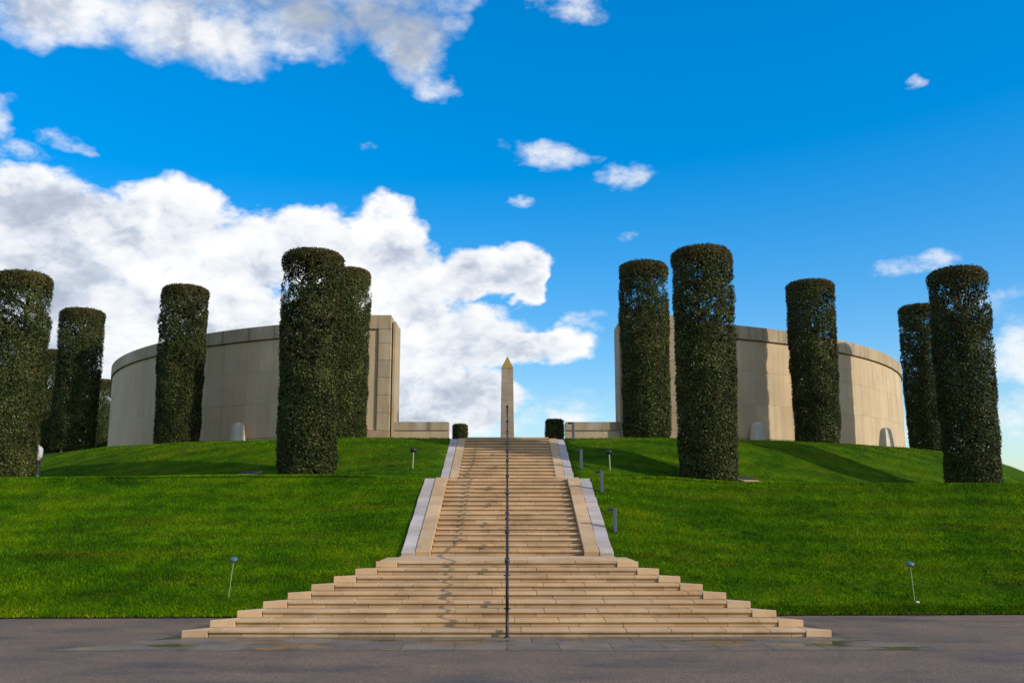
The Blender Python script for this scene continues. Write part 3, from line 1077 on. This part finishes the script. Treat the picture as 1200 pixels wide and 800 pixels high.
HT, RT = 9.0, 1.18
crowns = [leaf_shell(11, HT, RT, 112000, 0.30, 0.475, 0.93), leaf_shell(23, HT, RT, 112000, 0.29, 0.43, 0.94), leaf_shell(37, HT, RT, 112000, 0.31, 0.46, 0.92)]
trunks = [trunk_mesh(5, HT, RT), trunk_mesh(6, HT, RT)]
TREES = [
    (-20.68, 41.0, 12.78, 0.985, 0, 0.3, 'broad clipped tree column at the far left edge with a person behind it'),
    (-7.78, 38.3, 13.00, 1.03, 0, 2.6, 'tallest clipped tree column on the left, standing just left of the stairs'),
    (7.83, 38.3, 13.16, 1.02, 1, 1.1, 'tallest and widest clipped tree column, right of the stairs'),
    (19.25, 40.8, 12.96, 1.0, 0, 4.0, 'large front clipped tree column nearest the right edge'),
    (-23.12, 52.5, 13.61, 0.985, 2, 0.9, 'clipped tree column second from the left edge, left of the curved wall'),
    (-16.62, 49.5, 14.19, 1.0, 1, 5.0, 'clipped tree column standing alone before the left end of the curved wall'),
    (-7.68, 46.0, 14.22, 0.96, 2, 3.3, 'clipped tree column half hidden behind the tallest left one'),
    (6.44, 45.2, 14.36, 0.98, 0, 5.6, 'clipped tree column overlapping the right-hand wall pier'),
    (15.40, 48.7, 14.31, 1.01, 2, 2.1, 'clipped tree column in front of the middle of the right-hand wall'),
    (22.55, 52.5, 13.89, 0.94, 1, 3.9, 'clipped tree column beyond the right end of the wall, partly behind the large front one'),
    (-32.7, 69.6, 14.22, 1.0, 1, 2.0, 'distant dark clipped tree column glimpsed between the first two on the left'),
    (-35.1, 85.0, 14.18, 1.0, 0, 1.4, 'farthest clipped tree column touching the left outline of the curved wall'),
    (26.9, 48.9, 14.0, 1.0, 2, 0.2, None),
]
proto = None
for (x, y, ztop, k, ci, rz, lab) in TREES:
    if lab is None:
        continue
    z = tz(x, y) - 0.03
    ztop -= 0.20
    e = empty('clipped_tree', (x, y, z), lab, 'tree', 'clipped holm oak columns around the mound', rz)
    sz = (ztop - z) / HT
    m_ = MW[e.name] @ SC(k, k, sz)
    put('crown', crowns[ci], m_, e)['kind'] = 'stuff'
    put('trunk', trunks[ci % 2], m_, e)
# two short clipped bushes at the head of the stairs
small = leaf_shell(51, 1.3, 0.42, 14000, 0.22, 0.28, 0.8, leaf=0.07, taper=1.0)
bm = bmesh.new()
tube_bm(bm, [(0, 0, -0.05), (0.02, 0, 0.5), (0, 0.01, 1.0)], [0.05, 0.04, 0.02], 7)
for k in range(9):
    a = k * 2.1
    tube_bm(bm, [(0, 0, 0.2 + k * 0.08), (math.cos(a) * 0.28, math.sin(a) * 0.28, 0.42 + k * 0.08)], [0.018, 0.008], 4, False)
strunk = mesh_of(bm, 'stem', M_BARK)
for x, y, zt, wdt, lab in ((-2.30, 47.6, 6.80, 0.74, 'short clipped bush left of the obelisk at the head of the stairs'), (2.28, 47.6, 7.03, 0.90, 'short clipped bush right of the obelisk, the taller one of the pair')):
    e = empty('clipped_bush', (x, y, 5.83), lab, 'bush', 'short clipped bushes at the head of the stairs', x)
    m_ = MW[e.name] @ SC(wdt / 0.84, wdt / 0.84, (zt - 5.83) / 1.3)
    put('foliage', small, m_, e)['kind'] = 'stuff'
    put('stem', strunk, m_, e)

# ------------------------------------------------------------------ stone markers at the foot of the walls
def marker_mesh():
    """tapering stone with a rounded head, one corner towards the stairs"""
    bm = bmesh.new()
    lev = [(0.0, 0.50), (0.35, 0.44), (0.62, 0.385), (0.76, 0.345), (0.84, 0.29), (0.885, 0.21), (0.90, 0.10)]
    rings = []
    for z, w in lev:
        rings.append([bm.verts.new((x * w, y * w * 0.8, z)) for x, y in ((-1, -1), (1, -1), (1, 1), (-1, 1))])
    bm.faces.new(rings[0][::-1]); bm.faces.new(rings[-1])
    for i in range(len(lev) - 1):
        for k in range(4):
            bm.faces.new((rings[i][k], rings[i][(k + 1) % 4], rings[i + 1][(k + 1) % 4], rings[i + 1][k]))
    return mesh_of(bm, 'stone_marker', M_MARK)


mk = marker_mesh()
for x, y, rz, sc, lab in ((-13.75, 50.2, 0.75, 0.80, 'small white rounded stone marker at the foot of the left-hand wall'),
                          (12.75, 50.0, 0.55, 0.82, 'pale stone marker at the right-hand wall beside the tallest tree column'),
                          (20.3, 52.6, 0.55, 0.80, 'pale stone marker at the outer right end of the curved wall')):
    z = tz(x, y)
    tag(put('stone_marker', mk, T(x, y, z - 0.02) @ RZ(rz) @ SC(sc * 0.84, sc * 0.84, sc * 1.75)), lab, 'stone marker', 'stone markers along the curved walls')

# ------------------------------------------------------------------ bollard lights beside the right string
for x, y, hh, lab in ((3.24, 30.0, 0.76, 'grey bollard light lowest on the slope right of the stairs'),
                      (3.24, 34.0, 0.78, 'grey bollard light just below the middle landing'),
                      (2.88, 38.5, 0.80, 'grey bollard light beside the lower part of the top flight'),
                      (2.90, 43.2, 0.80, 'grey bollard light at the head of the stairs before the low wall')):
    z = tz(x, y) - 0.03
    e = empty('bollard_light', (x, y, z), lab, 'bollard', 'bollard lights beside the stairs')
    bm = bmesh.new()
    box_bm(bm, -0.055, 0.055, -0.07, 0.07, 0, hh, 0.012)
    put('post', mesh_of(bm, 'bollard_post', M_BOLL), MW[e.name], e)
    bm = bmesh.new()
    box_bm(bm, -0.235, -0.056, -0.065, 0.065, hh - 0.085, hh - 0.005, 0.01)
    put('light_head', mesh_of(bm, 'light_head', M_LAMPB), MW[e.name], e)
    bm = bmesh.new()
    box_bm(bm, -0.14, 0.09, -0.12, 0.12, -0.02, 0.05, 0.01)
    put('base_plate', mesh_of(bm, 'base_plate', M_LAMPB), MW[e.name], e)

# spike spotlights with black hoods
for x, y, lean, lab in ((-3.70, 38.6, 0.03, 'black-hooded garden spotlight on a pale stake left of the stairs'), (4.0, 38.4, -0.03, 'black-hooded garden spotlight on a pale stake right of the bollards')):
    z = tz(x, y) - 0.02
    e = empty('spike_spotlight', (x, y, z), lab, 'garden light', 'hooded spotlights on the banks')
    bm = bmesh.new()
    tube_bm(bm, [(0, 0, -0.05), (lean, 0, 0.70)], 0.028, 8)
    put('stake', mesh_of(bm, 'stake', M_CANE), MW[e.name], e)
    bm = bmesh.new()
    lathe_bm(bm, [(0.05, 0), (0.12, 0.04), (0.13, 0.10), (0.09, 0.16), (0.03, 0.18)], 12)
    put('hood', mesh_of(bm, 'hood', M_LAMPB, True), MW[e.name] @ T(lean, 0, 0.66) @ RX(-0.4), e)

# thin stakes with a pale blue disc on the lower banks
for x, y, top, hh, lab in ((-7.10, 25.75, 0.10, 1.02, 'thin leaning stake with a blue disc on the left lower bank'), (10.50, 26.0, -0.06, 0.98, 'thin stake with a pale disc and small white foot on the right lower bank')):
    z = tz(x, y)
    e = empty('marker_stake', (x, y, z), lab, 'stake', 'thin disc-topped stakes on the lower banks')
    bm = bmesh.new()
    tube_bm(bm, [(0, 0, -0.05), (top, 0, hh)], 0.010, 6)
    put('cane', mesh_of(bm, 'cane', M_CANE), MW[e.name], e)
    bm = bmesh.new()
    lathe_bm(bm, [(0.04, 0), (0.10, 0.012), (0.105, 0.04), (0.065, 0.07), (0.02, 0.08)], 14)
    put('disc', mesh_of(bm, 'disc', M_BLUE, True), MW[e.name] @ T(top, 0, hh - 0.03) @ RX(0.5), e)
    if x > 0:
        bm = bmesh.new()
        lathe_bm(bm, [(0.06, 0), (0.06, 0.03), (0.02, 0.05)], 10)
        put('foot', mesh_of(bm, 'foot', M_MARK), MW[e.name] @ T(0.04, -0.05, 0.0), e)

# light wells: a sloping stone flap with a dark opening, set in the upper bank
for x, y, s, lab in ((-10.35, 39.4, -1, 'stone-lipped light well sunk in the grass left of the tallest left tree'), (9.60, 39.4, 1, 'stone-lipped light well sunk in the grass beside the tallest right tree')):
    z = tz(x, y)
    e = empty('light_well', (x, y, z), lab, 'light well', 'light wells in the upper bank')
    sl = math.atan((tz(x, y + .4) - tz(x, y - .4)) / .8)
    b_ = MW[e.name] @ RZ(s * 0.5) @ RX(sl)
    put('stone_lip', box_mesh('stone_lip', 0.85, 0.35, 0.06, M_RISER, 0.01), b_ @ T(0, -0.2, 0.0), e)
    put('opening', box_mesh('opening', 0.8, 0.32, 0.10, M_LAMPB, 0.01), b_ @ T(0, 0.16, 0.005), e)
    put('side_stone', box_mesh('side_stone', 0.10, 0.72, 0.08, M_RISER, 0.01), b_ @ T(-s * 0.48, 0, 0.0), e)

# ------------------------------------------------------------------ the person behind the first tree
def skinned(name, pts, edges, mat, root=0, sub=2):
    """pts: (x, y, z, rx, ry); one continuous skinned surface"""
    me = bpy.data.meshes.new(name)
    bm = bmesh.new()
    ly = bm.verts.layers.skin.verify()
    vs = []
    for i, p in enumerate(pts):
        v = bm.verts.new(p[:3])
        v[ly].radius = (p[3], p[4] if len(p) > 4 else p[3])
        v[ly].use_root = (i == root)
        vs.append(v)
    for a_, b_ in edges:
        bm.edges.new((vs[a_], vs[b_]))
    bm.to_mesh(me)
    bm.free()
    o = bpy.data.objects.new(name, me)
    m1 = o.modifiers.new('skin', 'SKIN'); m1.use_smooth_shade = True
    m2 = o.modifiers.new('sub', 'SUBSURF'); m2.levels = sub; m2.render_levels = sub
    me.materials.append(mat)
    return o


def attach(o, world, parent):
    link(o)
    MW[o.name] = world
    o.parent = parent
    o.matrix_basis = MW[parent.name].inverted() @ world
    return o


M_SKIN = plain('skin', (0.50, 0.31, 0.22), 0.55)
M_COAT = plain('pale_grey_jacket', (0.50, 0.51, 0.54), 0.8, 0.0, 0.25)
M_NAVY = plain('dark_trousers', (0.020, 0.028, 0.045), 0.8)
M_TEAL = plain('teal_boots', (0.03, 0.10, 0.11), 0.6)
M_RED = plain('red_hem', (0.30, 0.05, 0.05), 0.8)
M_HAIR = plain('grey_brown_hair', (0.08, 0.06, 0.05), 0.8)
px_, py_ = -20.42, 43.0
pz_ = tz(px_, py_)
per = empty('person', (px_, py_, pz_), 'person in a pale grey jacket and dark trousers, mostly hidden behind the leftmost tree', 'person')
PW = MW[per.name] @ RZ(rad(-90)) @ SC(1.02, 1.02, 1.02)     # local -Y (front) looks towards -X
bp_ = [(0, 0, 0.95, .13, .10), (0, 0.04, 1.15, .12, .10), (0, 0.02, 1.38, .15, .10), (0, -0.04, 1.49, .06, .06), (0, -0.09, 1.58, .07, .08), (0, -0.10, 1.69, .075, .09),
       (-.17, 0.0, 1.40, .055), (-.23, 0.02, 1.13, .042), (-.20, -0.16, 0.95, .030), (-.19, -0.21, 0.91, .030, .018),
       (.17, 0.0, 1.40, .055), (.23, 0.02, 1.13, .042), (.20, -0.16, 0.95, .030), (.19, -0.21, 0.91, .030, .018),
       (-.09, 0, 0.88, .085), (-.10, -0.03, 0.48, .058), (-.10, 0.02, 0.09, .038), (-.10, -0.12, 0.04, .035, .03),
       (.09, 0, 0.88, .085), (.10, -0.03, 0.48, .058), (.10, 0.06, 0.09, .038), (.10, -0.08, 0.04, .035, .03)]
be_ = [(0, 1), (1, 2), (2, 3), (3, 4), (4, 5), (2, 6), (6, 7), (7, 8), (8, 9), (2, 10), (10, 11), (11, 12), (12, 13), (0, 14), (14, 15), (15, 16), (16, 17), (0, 18), (18, 19), (19, 20), (20, 21)]
for s, root_i in ((-1, 9), (1, 13)):
    for k, (dx, ln) in enumerate(((-.026, .055), (-.009, .068), (.009, .064), (.026, .05))):
        i = len(bp_)
        bp_.append((s * .19 + dx, -.245, .895, .0095)); bp_.append((s * .19 + dx, -.245 - ln * .6, .875, .0085)); bp_.append((s * .19 + dx * .9, -.24 - ln * .7, .845, .0075))
        be_ += [(root_i, i), (i, i + 1), (i + 1, i + 2)]
    i = len(bp_)
    bp_.append((s * .155, -.215, .905, .011)); bp_.append((s * .145, -.25, .885, .009))
    be_ += [(root_i, i), (i, i + 1)]
attach(skinned('body', bp_, be_, M_SKIN), PW, per)
attach(skinned('jacket', [(0, 0.01, 0.90, .175, .135), (0, 0.06, 1.08, .17, .15), (0, 0.08, 1.27, .19, .15), (0, 0.01, 1.44, .10, .09), (-.19, 0.02, 1.38, .075), (-.25, 0.03, 1.13, .062), (-.21, -0.13, 0.97, .048), (.19, 0.02, 1.38, .075), (.25, 0.03, 1.13, .062), (.21, -0.13, 0.97, .048)],
                [(0, 1), (1, 2), (2, 3), (2, 4), (4, 5), (5, 6), (2, 7), (7, 8), (8, 9)], M_COAT), PW, per)
attach(skinned('trousers', [(0, 0, 0.92, .15, .12), (-.095, 0, 0.82, .105), (-.10, -0.03, 0.48, .078), (-.10, 0.02, 0.20, .062), (.095, 0, 0.82, .105), (.10, -0.03, 0.48, .078), (.10, 0.05, 0.20, .062)],
                [(0, 1), (1, 2), (2, 3), (0, 4), (4, 5), (5, 6)], M_NAVY), PW, per)
attach(skinned('red_hem', [(0, 0.02, 0.845, .150, .125), (0, 0.02, 0.875, .165, .135)], [(0, 1)], M_RED, sub=1), PW, per)
for s, yy in ((-1, 0.02), (1, 0.06)):
    attach(skinned('boot', [(s * .10, yy, 0.26, .062), (s * .10, yy, 0.08, .055), (s * .10, yy - .10, 0.045, .048, .042), (s * .10, yy - .17, 0.04, .038, .032)], [(0, 1), (1, 2), (2, 3)], M_TEAL), PW, per)
attach(skinned('hair', [(0, -0.06, 1.60, .075, .07), (0, -0.07, 1.70, .085, .095), (0, -0.08, 1.755, .06, .07)], [(0, 1), (1, 2)], M_HAIR), PW, per)
for nm, pts_ in (('nose', [(0, -.185, 1.655, .012), (0, -.20, 1.63, .014)]), ('ear', [(.085, -.10, 1.66, .014), (.085, -.095, 1.625, .012)]), ('ear', [(-.085, -.10, 1.66, .014), (-.085, -.095, 1.625, .012)])):
    attach(skinned(nm, pts_, [(0, 1)], M_SKIN, sub=1), PW, per)
